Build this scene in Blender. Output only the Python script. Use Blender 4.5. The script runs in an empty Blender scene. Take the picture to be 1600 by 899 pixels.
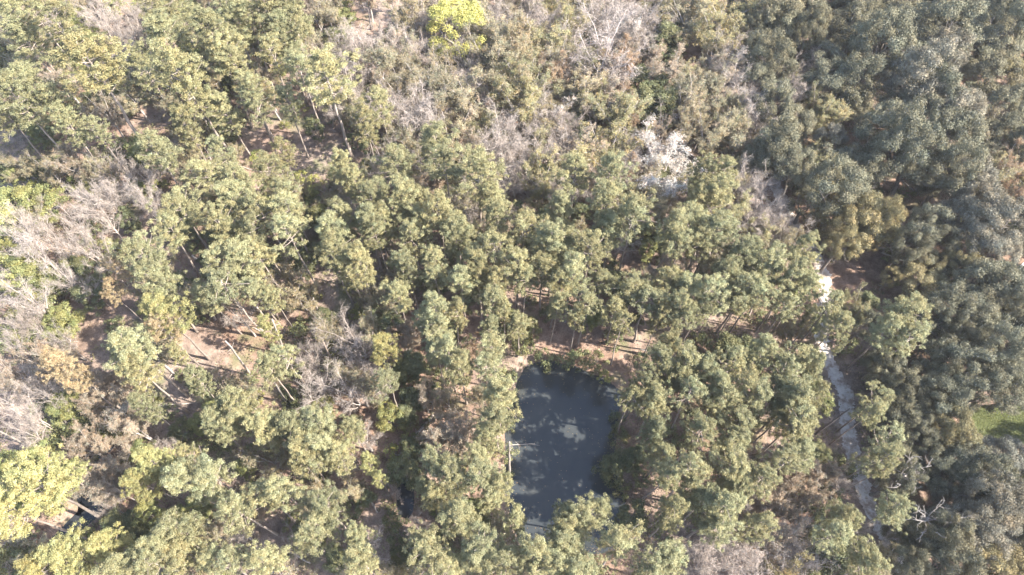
import bpy, math, random
import numpy as np
from mathutils import Vector

# ------------------------------------------------------------------ camera, sky, sun
ALT, PITCH, FPX = 95.0, math.radians(60.0), 1067.0
sc = bpy.context.scene
COL = sc.collection
cam_d = bpy.data.cameras.new('camera')
cam_d.sensor_fit = 'HORIZONTAL'; cam_d.sensor_width = 36.0
cam_d.lens = 36.0 * FPX / 1600.0
cam_d.clip_start = 1.0; cam_d.clip_end = 20000.0
cam = bpy.data.objects.new('camera', cam_d)
cam.location = (0, 0, ALT)
cam.rotation_euler = (math.pi / 2 - PITCH, 0, 0)
COL.objects.link(cam); sc.camera = cam

SUN_EL = math.radians(43.0)
SUN_H = Vector((0.975, -0.22, 0)).normalized()
SUN = Vector((SUN_H.x * math.cos(SUN_EL), SUN_H.y * math.cos(SUN_EL), math.sin(SUN_EL)))
w = bpy.data.worlds.new('World'); sc.world = w; w.use_nodes = True
nt = w.node_tree
bg = nt.nodes['Background']; bg.inputs['Strength'].default_value = 0.15
sky = nt.nodes.new('ShaderNodeTexSky'); sky.sky_type = 'NISHITA'; sky.sun_disc = False
sky.sun_elevation = SUN_EL; sky.sun_rotation = math.atan2(SUN_H.x, SUN_H.y)
sky.dust_density = 1.5
nt.links.new(sky.outputs[0], bg.inputs[0])
sd = bpy.data.lights.new('sun', 'SUN'); sd.energy = 5.0; sd.angle = math.radians(0.6); sd.color = (1.0, 0.93, 0.83)
so = bpy.data.objects.new('sun', sd); so.rotation_euler = SUN.to_track_quat('Z', 'Y').to_euler(); so.location = SUN * 300
COL.objects.link(so)
sc.view_settings.view_transform = 'Standard'; sc.view_settings.look = 'None'
sc.view_settings.gamma = 1.0; sc.view_settings.exposure = 2.12
sc.cycles.max_bounces = 6; sc.cycles.diffuse_bounces = 3; sc.cycles.glossy_bounces = 2
sc.cycles.transmission_bounces = 3; sc.cycles.transparent_max_bounces = 4

# ------------------------------------------------------------------ pixels <-> place (photo is 1600 x 899)
CP, SP = math.cos(PITCH), math.sin(PITCH)
def at(px, py, z=0.0):
    """the point at height z that the photograph shows at a pixel, and pixels per metre there"""
    u = (px - 800.0) / FPX; v = (py - 449.5) / FPX
    d = (u, CP - v * SP, -(SP + v * CP))
    t = (ALT - z) / -d[2]
    return d[0] * t, d[1] * t, FPX / t
def px_of(x, y, z):
    f = y * CP + (ALT - z) * SP
    up = y * SP - (ALT - z) * CP
    return 800 + x / f * FPX, 449.5 - up / f * FPX, FPX / f

R0 = np.random.default_rng(7)
random.seed(7)

# ------------------------------------------------------------------ materials
def mat(name):
    m = bpy.data.materials.new(name); m.use_nodes = True
    m.node_tree.nodes.clear()
    return m, m.node_tree.nodes, m.node_tree.links
def out(N, L, s):
    o = N.new('ShaderNodeOutputMaterial'); L.new(s, o.inputs['Surface']); return o
def noise(N, L, scale, detail=4, rough=0.55, vec=None):
    n = N.new('ShaderNodeTexNoise'); n.inputs['Scale'].default_value = scale
    n.inputs['Detail'].default_value = detail; n.inputs['Roughness'].default_value = rough
    if vec is not None: L.new(vec, n.inputs['Vector'])
    return n
def ramp(N, L, fac, stops):
    r = N.new('ShaderNodeValToRGB'); L.new(fac, r.inputs[0])
    e = r.color_ramp.elements
    while len(e) < len(stops): e.new(0.5)
    for k, (p, c) in zip(e, stops): k.position = p; k.color = (*c, 1)
    return r
def mix(N, L, fac, a, b, mode='MIX'):
    m = N.new('ShaderNodeMix'); m.data_type = 'RGBA'; m.blend_type = mode
    for s, v in ((m.inputs[0], fac), (m.inputs[6], a), (m.inputs[7], b)):
        if hasattr(v, 'is_linked'): L.new(v, s)
        elif isinstance(v, tuple): s.default_value = (*v, 1)
        else: s.default_value = v
    return m.outputs[2]

def leaf_material(name, warm, cool, trans=0.28, lo=0.55, hi=1.5):
    """foliage: the tree's own colour (object colour) varied leaf by leaf"""
    m, N, L = mat(name)
    oi = N.new('ShaderNodeObjectInfo')
    at_ = N.new('ShaderNodeAttribute'); at_.attribute_name = 'vary'
    sep = N.new('ShaderNodeSeparateXYZ'); L.new(at_.outputs['Vector'], sep.inputs[0])
    val = N.new('ShaderNodeMapRange'); L.new(sep.outputs[0], val.inputs[0])
    val.inputs[3].default_value = lo; val.inputs[4].default_value = hi
    hue = mix(N, L, sep.outputs[1], cool, warm)
    c = mix(N, L, 1.0, oi.outputs['Color'], hue, 'MULTIPLY')
    vc = N.new('ShaderNodeVectorMath'); vc.operation = 'SCALE'
    L.new(c, vc.inputs[0]); L.new(val.outputs[0], vc.inputs['Scale'])
    d = N.new('ShaderNodeBsdfDiffuse'); L.new(vc.outputs[0], d.inputs[0])
    t = N.new('ShaderNodeBsdfTranslucent'); L.new(vc.outputs[0], t.inputs[0])
    g = N.new('ShaderNodeBsdfGlossy'); g.inputs['Roughness'].default_value = 0.45; g.inputs[0].default_value = (1, 1, 1, 1)
    a = N.new('ShaderNodeMixShader'); a.inputs[0].default_value = trans
    L.new(d.outputs[0], a.inputs[1]); L.new(t.outputs[0], a.inputs[2])
    b = N.new('ShaderNodeMixShader'); b.inputs[0].default_value = 0.012
    L.new(a.outputs[0], b.inputs[1]); L.new(g.outputs[0], b.inputs[2])
    out(N, L, b.outputs[0])
    return m
def bark_material(name, dark, light, scale=6.0):
    m, N, L = mat(name)
    oi = N.new('ShaderNodeObjectInfo'); tc = N.new('ShaderNodeTexCoord')
    mp = N.new('ShaderNodeMapping'); mp.inputs['Scale'].default_value = (1, 1, 0.25); L.new(tc.outputs['Object'], mp.inputs[0])
    n = noise(N, L, scale, 4, 0.6, mp.outputs[0])
    r = ramp(N, L, n.outputs[0], [(0.3, dark), (0.7, light)])
    c = mix(N, L, 1.0, r.outputs[0], oi.outputs['Color'], 'MULTIPLY')
    p = N.new('ShaderNodeBsdfPrincipled'); L.new(c, p.inputs['Base Color']); p.inputs['Roughness'].default_value = 0.85
    bp = N.new('ShaderNodeBump'); bp.inputs['Strength'].default_value = 0.6; bp.inputs['Distance'].default_value = 0.03
    L.new(n.outputs[0], bp.inputs['Height']); L.new(bp.outputs[0], p.inputs['Normal'])
    out(N, L, p.outputs[0])
    return m
M_PINE = leaf_material('pine_needles', (1.12, 1.0, 0.82), (0.9, 1.0, 0.95), 0.36)
M_LEAF = leaf_material('broad_leaves', (1.15, 1.0, 0.8), (0.88, 1.0, 0.97), 0.30)
M_OAK = leaf_material('oak_leaves', (1.14, 1.0, 0.82), (0.92, 1.0, 0.98), 0.08)
M_BUD = leaf_material('buds', (1.25, 0.98, 0.8), (0.84, 1.0, 0.98), 0.36)
M_MOSS = leaf_material('hanging_moss', (1.05, 1.0, 0.95), (0.95, 1.0, 1.03), 0.15)
M_BARK = bark_material('pine_bark', (0.19, 0.145, 0.12), (0.40, 0.34, 0.29))
M_OAKB = bark_material('oak_bark', (0.10, 0.085, 0.07), (0.24, 0.21, 0.18))
M_TWIG = bark_material('grey_twigs', (0.22, 0.19, 0.17), (0.42, 0.375, 0.345), 3.0)
M_DEAD = bark_material('bleached_wood', (0.30, 0.27, 0.245), (0.56, 0.52, 0.48), 4.0)

def ground_material():
    m, N, L = mat('leaf_litter_ground')
    tc = N.new('ShaderNodeTexCoord'); P = tc.outputs['Object']
    big = noise(N, L, 0.045, 5, 0.6, P)
    mid = noise(N, L, 0.6, 5, 0.65, P)
    fine = noise(N, L, 7.0, 4, 0.7, P)
    straw = ramp(N, L, mid.outputs[0], [(0.28, (0.085, 0.058, 0.045)), (0.48, (0.165, 0.112, 0.084)), (0.72, (0.26, 0.185, 0.145))])
    grey = ramp(N, L, mid.outputs[0], [(0.3, (0.10, 0.08, 0.068)), (0.55, (0.20, 0.16, 0.135)), (0.75, (0.30, 0.245, 0.205))])
    f = ramp(N, L, big.outputs[0], [(0.42, (0, 0, 0)), (0.6, (1, 1, 1))])
    c = mix(N, L, f.outputs[0], straw.outputs[0], grey.outputs[0])
    gn = noise(N, L, 0.16, 4, 0.6, P)
    gf = ramp(N, L, gn.outputs[0], [(0.55, (0, 0, 0)), (0.68, (0.65, 0.65, 0.65))])
    c = mix(N, L, gf.outputs[0], c, (0.10, 0.115, 0.055))
    fr = ramp(N, L, fine.outputs[0], [(0.3, (0.65, 0.64, 0.63)), (0.7, (1.55, 1.5, 1.46))])
    c = mix(N, L, 1.0, c, fr.outputs[0], 'MULTIPLY')
    p = N.new('ShaderNodeBsdfPrincipled'); L.new(c, p.inputs['Base Color']); p.inputs['Roughness'].default_value = 0.95
    p.inputs['Specular IOR Level'].default_value = 0.1
    bp = N.new('ShaderNodeBump'); bp.inputs['Strength'].default_value = 0.8; bp.inputs['Distance'].default_value = 0.12
    L.new(fine.outputs[0], bp.inputs['Height']); L.new(bp.outputs[0], p.inputs['Normal'])
    out(N, L, p.outputs[0])
    return m
def water_material(name, a, b, rough=0.06):
    m, N, L = mat(name)
    tc = N.new('ShaderNodeTexCoord')
    n = noise(N, L, 0.25, 4, 0.6, tc.outputs['Object'])
    r = ramp(N, L, n.outputs[0], [(0.35, a), (0.65, b)])
    p = N.new('ShaderNodeBsdfPrincipled'); L.new(r.outputs[0], p.inputs['Base Color'])
    p.inputs['Roughness'].default_value = rough; p.inputs['IOR'].default_value = 1.33
    n2 = noise(N, L, 3.0, 3, 0.5, tc.outputs['Object'])
    bp = N.new('ShaderNodeBump'); bp.inputs['Strength'].default_value = 0.15; bp.inputs['Distance'].default_value = 0.02
    L.new(n2.outputs[0], bp.inputs['Height']); L.new(bp.outputs[0], p.inputs['Normal'])
    out(N, L, p.outputs[0])
    return m
def gravel_material():
    m, N, L = mat('pale_gravel')
    tc = N.new('ShaderNodeTexCoord')
    n = noise(N, L, 0.9, 5, 0.65, tc.outputs['Object']); f = noise(N, L, 18.0, 3, 0.7, tc.outputs['Object'])
    r = ramp(N, L, n.outputs[0], [(0.3, (0.34, 0.30, 0.26)), (0.5, (0.45, 0.41, 0.37)), (0.72, (0.56, 0.52, 0.47))])
    fr = ramp(N, L, f.outputs[0], [(0.3, (0.75, 0.75, 0.75)), (0.7, (1.15, 1.15, 1.15))])
    c = mix(N, L, 1.0, r.outputs[0], fr.outputs[0], 'MULTIPLY')
    li = noise(N, L, 0.55, 6, 0.75, tc.outputs['Object']); lf = ramp(N, L, li.outputs[0], [(0.47, (0, 0, 0)), (0.6, (0.85, 0.85, 0.85))])
    c = mix(N, L, lf.outputs[0], c, (0.19, 0.135, 0.10))
    p = N.new('ShaderNodeBsdfPrincipled'); L.new(c, p.inputs['Base Color']); p.inputs['Roughness'].default_value = 0.9
    bp = N.new('ShaderNodeBump'); bp.inputs['Strength'].default_value = 0.5; bp.inputs['Distance'].default_value = 0.03
    L.new(f.outputs[0], bp.inputs['Height']); L.new(bp.outputs[0], p.inputs['Normal'])
    out(N, L, p.outputs[0])
    return m
M_GROUND = ground_material()
M_POND = water_material('murky_pond_water', (0.031, 0.036, 0.039), (0.041, 0.044, 0.043))
M_CREEK = water_material('dark_creek_water', (0.018, 0.021, 0.026), (0.035, 0.036, 0.038), 0.05)
M_LANE = gravel_material()

# ------------------------------------------------------------------ mesh helpers
def link(name, me, m, parent=None, color=None):
    o = bpy.data.objects.new(name, me); COL.objects.link(o)
    if m is not None and not me.materials: me.materials.append(m)
    if parent is not None: o.parent = parent
    if color is not None: o.color = (*color, 1)
    return o
def tag(o, label, cat=None, group=None, kind=None):
    o['label'] = label
    if cat: o['category'] = cat
    if group: o['group'] = group
    if kind: o['kind'] = kind
    return o
def unit(v):
    return v / np.maximum(np.linalg.norm(v, axis=-1, keepdims=True), 1e-9)
def quads_mesh(name, V, vary):
    """V: (n,4,3) separate four-cornered leaves; vary: (n,2) brightness and hue of each"""
    n = len(V)
    me = bpy.data.meshes.new(name)
    me.vertices.add(n * 4); me.vertices.foreach_set('co', V.reshape(-1).astype(np.float32))
    me.loops.add(n * 4); me.loops.foreach_set('vertex_index', np.arange(n * 4, dtype=np.int32))
    me.polygons.add(n); me.polygons.foreach_set('loop_start', np.arange(n, dtype=np.int32) * 4)
    a = me.attributes.new('vary', 'FLOAT_VECTOR', 'POINT')
    vv = np.zeros((n, 4, 3), np.float32); vv[:, :, 0] = vary[:, None, 0]; vv[:, :, 1] = vary[:, None, 1]
    a.data.foreach_set('vector', vv.reshape(-1))
    me.update(calc_edges=True)
    return me
def leaf_quads(rng, C, Nn, a, b, droop=0.0):
    """leaf blades centred on C with normals about Nn, half length a and half width b"""
    n = len(C)
    r = rng.normal(size=(n, 3))
    if droop: r[:, 2] -= droop
    T = unit(r - (r * Nn).sum(1, keepdims=True) * Nn)
    B = np.cross(Nn, T)
    la = (a * rng.uniform(0.65, 1.35, n))[:, None]; lb = (b * rng.uniform(0.65, 1.35, n))[:, None]
    bend = Nn * la * rng.uniform(-0.3, 0.3, (n, 1))
    return np.stack([C - T * la + bend, C + B * lb, C + T * la + bend, C - B * lb], 1)
def clumps(rng, centers, radii, per, a, b, flat=0.7, tilt=0.55, up=0.35, shell=0.55):
    """leaves through small clumps, denser towards each clump's outside"""
    Vs, Cs = [], []
    for c, r in zip(centers, radii):
        n = max(6, int(per * r * r))
        d = unit(rng.normal(size=(n, 3)))
        d[:, 2] = np.where(d[:, 2] < -0.25, -d[:, 2], d[:, 2])
        rr = r * (shell + (1 - shell) * rng.random((n, 1))) * rng.uniform(0.75, 1.2, (n, 1))
        P = c + d * rr * np.array([1, 1, flat])
        Nn = unit(d + np.array([0, 0, up]) + rng.normal(size=(n, 3)) * tilt)
        Vs.append(leaf_quads(rng, P, Nn, a, b))
        v = np.clip(0.5 + rng.normal(0, 0.13) + rng.normal(0, 0.17, n), 0, 1)
        h = np.clip(0.5 + rng.normal(0, 0.16) + rng.normal(0, 0.14, n), 0, 1)
        Cs.append(np.stack([v, h], 1))
    return np.concatenate(Vs), np.concatenate(Cs)
class Tubes:
    """tapered limbs as many-sided tubes"""
    def __init__(self): self.v, self.f = [], []
    def add(self, pts, rad, sides=5):
        pts = np.asarray(pts, float); k = len(pts)
        t = unit(np.gradient(pts, axis=0))
        ref = np.array([0.31, 0.95, 0.05]) if abs(t[0, 2]) > 0.6 else np.array([0, 0, 1.0])
        s = unit(np.cross(t, ref)); u = np.cross(s, t)
        base = len(self.v)
        for i in range(k):
            for j in range(sides):
                an = 2 * math.pi * j / sides
                self.v.append(pts[i] + (s[i] * math.cos(an) + u[i] * math.sin(an)) * rad[i])
        for i in range(k - 1):
            for j in range(sides):
                a0 = base + i * sides + j; a1 = base + i * sides + (j + 1) % sides
                self.f.append((a0, a1, a1 + sides, a0 + sides))
        self.f.append(tuple(base + (k - 1) * sides + j for j in range(sides)))
    def mesh(self, name, smooth=True):
        me = bpy.data.meshes.new(name); me.from_pydata([tuple(p) for p in self.v], [], self.f)
        if smooth: me.polygons.foreach_set('use_smooth', [True] * len(me.polygons))
        me.update(); return me
def limb(rng, p0, d, length, n=4, wob=0.12, lift=0.0):
    pts = [np.array(p0, float)]; d = np.array(d, float)
    for i in range(n):
        d = unit(d + rng.normal(size=3) * wob + np.array([0, 0, lift]))
        pts.append(pts[-1] + d * length / n)
    return np.array(pts), d

# ------------------------------------------------------------------ tree kinds (built once each, then copied)
def pine_proto(seed, H=22.0, R=3.3, start=0.6, nl=25, per=430, sparse=1.0):
    rng = np.random.default_rng(seed)
    T = Tubes()
    n = 9; bend = rng.normal(0, 0.25, 2)
    z = np.linspace(-0.4, H * 0.97, n)
    tp = np.stack([bend[0] * np.sin(z / H * 2.2) * 1.1 + rng.normal(0, .05, n), bend[1] * np.sin(z / H * 1.7) * 1.1 + rng.normal(0, .05, n), z], 1)
    tp[:, :2] -= tp[0, :2]
    T.add(tp, np.linspace(0.205, 0.04, n) * np.where(np.arange(n) == 0, 1.35, 1), 7)
    cs, rs = [], []
    lop = unit(np.append(rng.normal(size=2), 0)) * rng.uniform(0.1, 0.35)
    for i in range(nl):
        f = (i + rng.random()) / nl
        zz = H * (start + (0.97 - start) * f)
        p0 = np.array([np.interp(zz, z, tp[:, 0]), np.interp(zz, z, tp[:, 1]), zz])
        az = i * 2.4 + rng.normal(0, 0.4)
        prof = (0.62 + 0.38 * math.sin(min(1, f / 0.45) * math.pi / 2)) * (1 - max(0, f - 0.45) / 0.55 * 0.72)
        d = np.array([math.cos(az), math.sin(az), 0.12 + 0.75 * f + rng.normal(0, 0.12)])
        ln = R * prof * rng.uniform(0.72, 1.12) * (1 + float(np.dot(lop, d)))
        pts, _ = limb(rng, p0, unit(d), ln, 4, 0.13, 0.05)
        T.add(pts, np.linspace(0.075, 0.02, 5) * (1.25 - 0.6 * f), 4)
        for q in np.linspace(1.0, 0.42, 3 if ln > 1.6 else 2):
            if rng.random() > sparse: continue
            k = q * 4; a = int(min(3, k)); c = pts[a] + (pts[a + 1] - pts[a]) * (k - a)
            cs.append(c + rng.normal(0, 0.2, 3) + np.array([0, 0, 0.15])); rs.append(rng.uniform(0.3, 0.66) * (0.85 + 0.25 * q))
            for _ in range(rng.integers(1, 5)):
                side = np.cross(unit(d), [0, 0, 1]) * rng.choice([-1, 1]) * rng.uniform(0.3, 1.15)
                cs.append(c + side + rng.normal(0, 0.2, 3)); rs.append(rng.uniform(0.22, 0.52))
    for i in range(4):
        cs.append(tp[-1] + rng.normal(0, 0.35, 3)); rs.append(rng.uniform(0.45, 0.75))
    V, c = clumps(rng, cs, rs, per, 0.115, 0.036, 0.75, 0.85, 0.4, 0.15)
    return [('trunk', T.mesh('pine_trunk'), M_BARK, 'bark'), ('crown', quads_mesh('pine_crown', V, c), M_PINE, 'leaf')]

def oak_proto(seed, H=13.0, R=4.2, n=58, moss=0.5):
    rng = np.random.default_rng(seed)
    T = Tubes(); cs, rs = [], []
    tp, _ = limb(rng, (0, 0, -0.4), (0, 0, 1), H * 0.42, 4, 0.1)
    T.add(tp, [0.6, 0.45, 0.4, 0.36, 0.3], 7)
    mo = []
    lobes = [unit(np.array([math.cos(a), math.sin(a), rng.uniform(0.2, 1.2)])) for a in np.arange(6) * 1.05 + rng.random()]
    for i in range(9):
        az = i * 2.4 + rng.normal(0, .3)
        pts, d = limb(rng, tp[-1] - np.array([0, 0, rng.uniform(0, 1.5)]), unit(np.array([math.cos(az), math.sin(az), rng.uniform(0.5, 1.5)])), rng.uniform(0.75, 1.0) * R * 1.1, 5, 0.2)
        T.add(pts, np.linspace(0.22, 0.04, 6), 5)
        for j in range(3):
            p2, _ = limb(rng, pts[2 + j], unit(d + rng.normal(size=3) * 0.8), R * 0.4, 3, 0.25)
            T.add(p2, np.linspace(0.09, 0.025, 4), 4)
    for i in range(n):
        d = unit(rng.normal(size=3)); d[2] = abs(d[2]) * 1.0 - 0.12; d = unit(d)
        lob = 0.66 + 0.42 * max(0, max(float(np.dot(d, l)) for l in lobes) - 0.55) / 0.45
        rad = lob * rng.uniform(0.72, 1.02) ** 0.6
        c = np.array([d[0] * R * rad, d[1] * R * rad, H * 0.52 + d[2] * H * 0.44 * rad])
        cs.append(c); rs.append(rng.uniform(0.7, 1.4))
        if rng.random() < moss * 0.5: mo.append((c, rs[-1]))
    V, c = clumps(rng, cs, rs, 290, 0.1, 0.063, 0.8, 0.55, 0.2, 0.55)
    parts = [('trunk', T.mesh('oak_trunk'), M_OAKB, 'bark'), ('crown', quads_mesh('oak_crown', V, c), M_OAK, 'leaf')]
    if mo:
        Vs, Cs = [], []
        for c0, r in mo:
            k = rng.integers(14, 34)
            P = c0 + rng.normal(size=(k, 3)) * r * np.array([0.6, 0.6, 0.45]) + np.array([0, 0, 0.15])
            Nn = unit(rng.normal(size=(k, 3)) * np.array([1, 1, 0.35]))
            Tn = np.zeros((k, 3)); Tn[:, 2] = -1; Tn = unit(Tn + rng.normal(size=(k, 3)) * 0.3)
            B = unit(np.cross(Nn, Tn)); la = rng.uniform(0.1, 0.26, (k, 1)); lb = rng.uniform(0.03, 0.07, (k, 1))
            Vs.append(np.stack([P - Tn * la, P + B * lb, P + Tn * la, P - B * lb], 1))
            Cs.append(np.clip(rng.normal(0.5, 0.2, (k, 2)), 0, 1))
        parts.append(('hanging_moss', quads_mesh('oak_moss', np.concatenate(Vs), np.concatenate(Cs)), M_MOSS, 'moss'))
    return parts

def twig_tree(seed, H=14.0, R=3.5, fine=1.0, leaves=0, lsize=0.12, dead=False, stems=1):
    """leafless or budding hardwood: forking limbs down to fine twigs"""
    rng = np.random.default_rng(seed)
    T = Tubes(); W = []          # W: twig blades
    tips = []
    zt = H * rng.uniform(0.36, 0.46)
    for s in range(stems):
        lean = rng.normal(0, 0.07 + 0.12 * (stems > 1), 2)
        tp, td = limb(rng, (0, 0, -0.3), unit(np.array([lean[0], lean[1], 1])), zt, 4, 0.05)
        r0 = 0.24 / math.sqrt(stems)
        T.add(tp, np.linspace(r0 * 1.15, r0 * 0.72, 5), 6)
        nm = int(8 / stems) + 2
        for i in range(nm):
            az = i * 2.4 + rng.normal(0, 0.4)
            el = rng.uniform(0.55, 1.9) if i else 5.0
            d = unit(np.array([math.cos(az), math.sin(az), el]))
            st = tp[-1] if i < nm * 0.6 else tp[-2]
            ln = min(R * 1.15 / max(0.25, math.hypot(d[0], d[1])), (H - zt) * 0.95 / d[2]) * rng.uniform(0.75, 1.0)
            p1, d1 = limb(rng, st, d, ln, 6, 0.1, 0.03)
            T.add(p1, np.linspace(r0 * 0.5, 0.022, 7), 5)
            for j in range(8):
                q = rng.uniform(0.25, 1.0) * 6; a = int(min(5, q)); b0 = p1[a] + (p1[a + 1] - p1[a]) * (q - a)
                d2 = unit(d1 + rng.normal(size=3) * 0.62 + np.array([0, 0, 0.15]))
                p2, d2 = limb(rng, b0, d2, R * rng.uniform(0.28, 0.52), 4, 0.14, 0.03)
                T.add(p2, np.linspace(0.038, 0.012, 5), 3)
                for k in range(int(9 * fine)):
                    q = rng.uniform(0.15, 1.0) * 4; a = int(min(3, q)); c0 = p2[a] + (p2[a + 1] - p2[a]) * (q - a)
                    d3 = unit(d2 + rng.normal(size=3) * 0.7); l3 = rng.uniform(0.45, 1.15)
                    tip = c0 + d3 * l3
                    W.append((c0, tip, 0.015)); tips.append((c0, tip))
                    for _ in range(3):
                        f = rng.uniform(0.3, 1.0); e0 = c0 + d3 * l3 * f
                        W.append((e0, e0 + unit(d3 + rng.normal(size=3) * 0.8) * rng.uniform(0.25, 0.6), 0.0095))
    parts = [('trunk', T.mesh('hardwood_trunk'), M_DEAD if dead else M_TWIG, 'bark')]
    A = np.array([x[0] for x in W]); Bp = np.array([x[1] for x in W]); wd = np.array([x[2] for x in W])[:, None]
    t = unit(Bp - A); s = unit(np.cross(t, rng.normal(size=t.shape))); m_ = (A + Bp) / 2 + rng.normal(size=A.shape) * 0.03
    V = np.stack([A - s * wd, m_ + s * wd, Bp + s * wd * 0.3, m_ - s * wd], 1)
    parts.append(('twigs', quads_mesh('hardwood_twigs', V, np.clip(rng.normal(0.5, 0.2, (len(V), 2)), 0, 1)), M_DEAD if dead else M_TWIG, 'bark'))
    if leaves:
        k = leaves
        idx = rng.integers(0, len(tips), k)
        # buds come in patches: pick a brightness for each spray of twigs
        T0 = np.array([x[0] for x in tips]); T1 = np.array([x[1] for x in tips])
        P = T0[idx] + (T1[idx] - T0[idx]) * rng.uniform(0.2, 1.1, (k, 1)) + rng.normal(0, 0.14, (k, 3))
        ctr = P.mean(0)
        Nn = unit(unit(P - ctr) * 0.8 + np.array([0, 0, 0.5]) + rng.normal(size=(k, 3)) * 0.7)
        V = leaf_quads(rng, P, Nn, lsize, lsize * 0.6)
        pv = rng.normal(0, 0.12, len(tips))[idx]; ph = rng.normal(0, 0.15, len(tips))[idx]
        c = np.clip(np.stack([0.5 + pv + rng.normal(0, .16, k), 0.5 + ph + rng.normal(0, .14, k)], 1), 0, 1)
        parts.append(('crown', quads_mesh('bud_crown', V, c), M_BUD, 'leaf'))
    return parts

def leafy_proto(seed, H=10.0, R=3.0, n=66, low=0.3, a=0.115, b=0.07, per=270):
    rng = np.random.default_rng(seed)
    T = Tubes(); cs, rs = [], []
    tp, _ = limb(rng, (0, 0, -0.3), (0, 0, 1), H * 0.8, 5, 0.06)
    T.add(tp, np.linspace(0.2, 0.04, 6), 6)
    for i in range(n):
        f = rng.random() ** 0.8
        zz = H * (low + (1 - low) * f) - 0.5
        prof = math.sqrt(max(0.04, 1 - ((f - 0.3) / 0.75) ** 2))
        az = rng.random() * 6.283; rad = R * prof * math.sqrt(rng.uniform(0.3, 1.0)) * (0.8 + 0.25 * math.sin(az * 3 + seed))
        c = np.array([math.cos(az) * rad, math.sin(az) * rad, zz]); cs.append(c); rs.append(rng.uniform(0.45, 0.9))
        if i % 3 == 0:
            p0 = tp[min(5, max(1, int(f * 5)))]
            T.add([p0, (p0 + c) / 2 + rng.normal(0, .15, 3), c], [0.06, 0.04, 0.015], 4)
    V, c = clumps(rng, cs, rs, per, a, b, 0.75, 0.6, 0.3, 0.45)
    return [('trunk', T.mesh('leafy_trunk'), M_OAKB, 'bark'), ('crown', quads_mesh('leafy_crown', V, c), M_LEAF, 'leaf')]

def shrub_proto(seed, H=2.6, R=1.7, n=19, a=0.12, b=0.07, per=150):
    rng = np.random.default_rng(seed)
    T = Tubes(); cs, rs = [], []
    for i in range(n):
        az = i * 2.4 + rng.normal(0, .3); f = rng.random()
        c = np.array([math.cos(az) * R * math.sqrt(f), math.sin(az) * R * math.sqrt(f), H * (0.35 + 0.55 * (1 - f) + rng.normal(0, 0.1))])
        cs.append(c); rs.append(rng.uniform(0.38, 0.72))
        p, _ = limb(rng, (rng.normal(0, .1), rng.normal(0, .1), -0.15), unit(c), np.linalg.norm(c), 3, 0.08)
        T.add(p, [0.03, 0.024, 0.018, 0.01], 4)
    V, c = clumps(rng, cs, rs, per, a, b, 0.8, 0.6, 0.35, 0.4)
    return [('stems', T.mesh('shrub_stems'), M_OAKB, 'bark'), ('foliage', quads_mesh('shrub_foliage', V, c), M_LEAF, 'leaf')]

NP = {'H': 14.0, 'B': 14.0}
PROTO = {
    'P': [pine_proto(100 + i, 22.0, 3.3, [0.6, 0.56, 0.64, 0.58, 0.52, 0.66, 0.6, 0.62, 0.7, 0.5][i], [27, 31, 24, 26, 34, 22, 28, 25, 20, 36][i], 430, [1, 1, .85, 1, 1, .75, .92, 1, .9, .85][i]) for i in range(10)],
    'O': [oak_proto(200 + i, moss=[0.75, 0.5, 0.85, 0.4, 0.6][i]) for i in range(5)],
    'B': [twig_tree(300 + i, fine=[1.2, 1.5, 1.0, 1.3, 1.5][i], leaves=[3000, 4500, 1800, 3600, 2600][i], lsize=0.06, stems=[1, 1, 2, 1, 3][i]) for i in range(5)],
    'H': [twig_tree(400 + i, fine=0.8, leaves=[20000, 24000, 14000, 27000, 11000, 21000][i], lsize=[.08, .078, .085, .076, .085, .08][i], stems=[1, 2, 1, 1, 2, 1][i]) for i in range(6)],
    'E': [leafy_proto(500 + i) for i in range(4)],
    'S': [shrub_proto(600 + i) for i in range(6)],
    'W': [twig_tree(700 + i, fine=1.2, leaves=15000, lsize=0.075, dead=True) for i in range(2)],
}
# nominal height and crown radius of each kind, height of the middle of its crown as a share of its height
NOM = {'P': (22.0, 3.3, 0.78), 'O': (13.0, 4.2, 0.74), 'B': (14.0, 3.5, 0.70), 'H': (14.0, 3.5, 0.70), 'E': (10.0, 3.0, 0.6), 'S': (2.6, 1.7, 0.6), 'W': (14.0, 3.5, 0.72)}

# ------------------------------------------------------------------ terrain with pond, creek and pool
POND_PX = [(826, 574), (812, 606), (804, 640), (799, 680), (794, 720), (789, 768), (803, 796), (818, 846), (880, 862), (950, 856), (974, 800), (962, 745), (957, 700), (958, 660), (966, 616), (938, 596), (895, 580), (860, 569)]
CREEK_PX = [(196, 575), (193, 610), (184, 655), (168, 694), (142, 712), (128, 742), (134, 775), (146, 793), (122, 815), (98, 840), (62, 876), (20, 915), (-40, 960)]
POOL_PX = [(624, 752), (640, 748), (646, 765), (645, 790), (640, 808), (626, 806), (621, 785)]
LANE_PX = [(1196, 262), (1215, 300), (1238, 350), (1262, 386), (1280, 418), (1289, 450), (1287, 490), (1284, 530), (1292, 562), (1308, 590), (1321, 615), (1322, 640), (1325, 670), (1331, 702), (1343, 745), (1357, 786), (1378, 826), (1396, 862), (1424, 915), (1460, 990)]
WL = -0.55
POND = np.array([at(x, y, WL)[:2] for x, y in POND_PX]); POOL = np.array([at(x, y, WL)[:2] for x, y in POOL_PX])
CREEK = np.array([at(x, y, WL)[:2] for x, y in CREEK_PX]); LANE = np.array([at(x, y)[:2] for x, y in LANE_PX])
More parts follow.
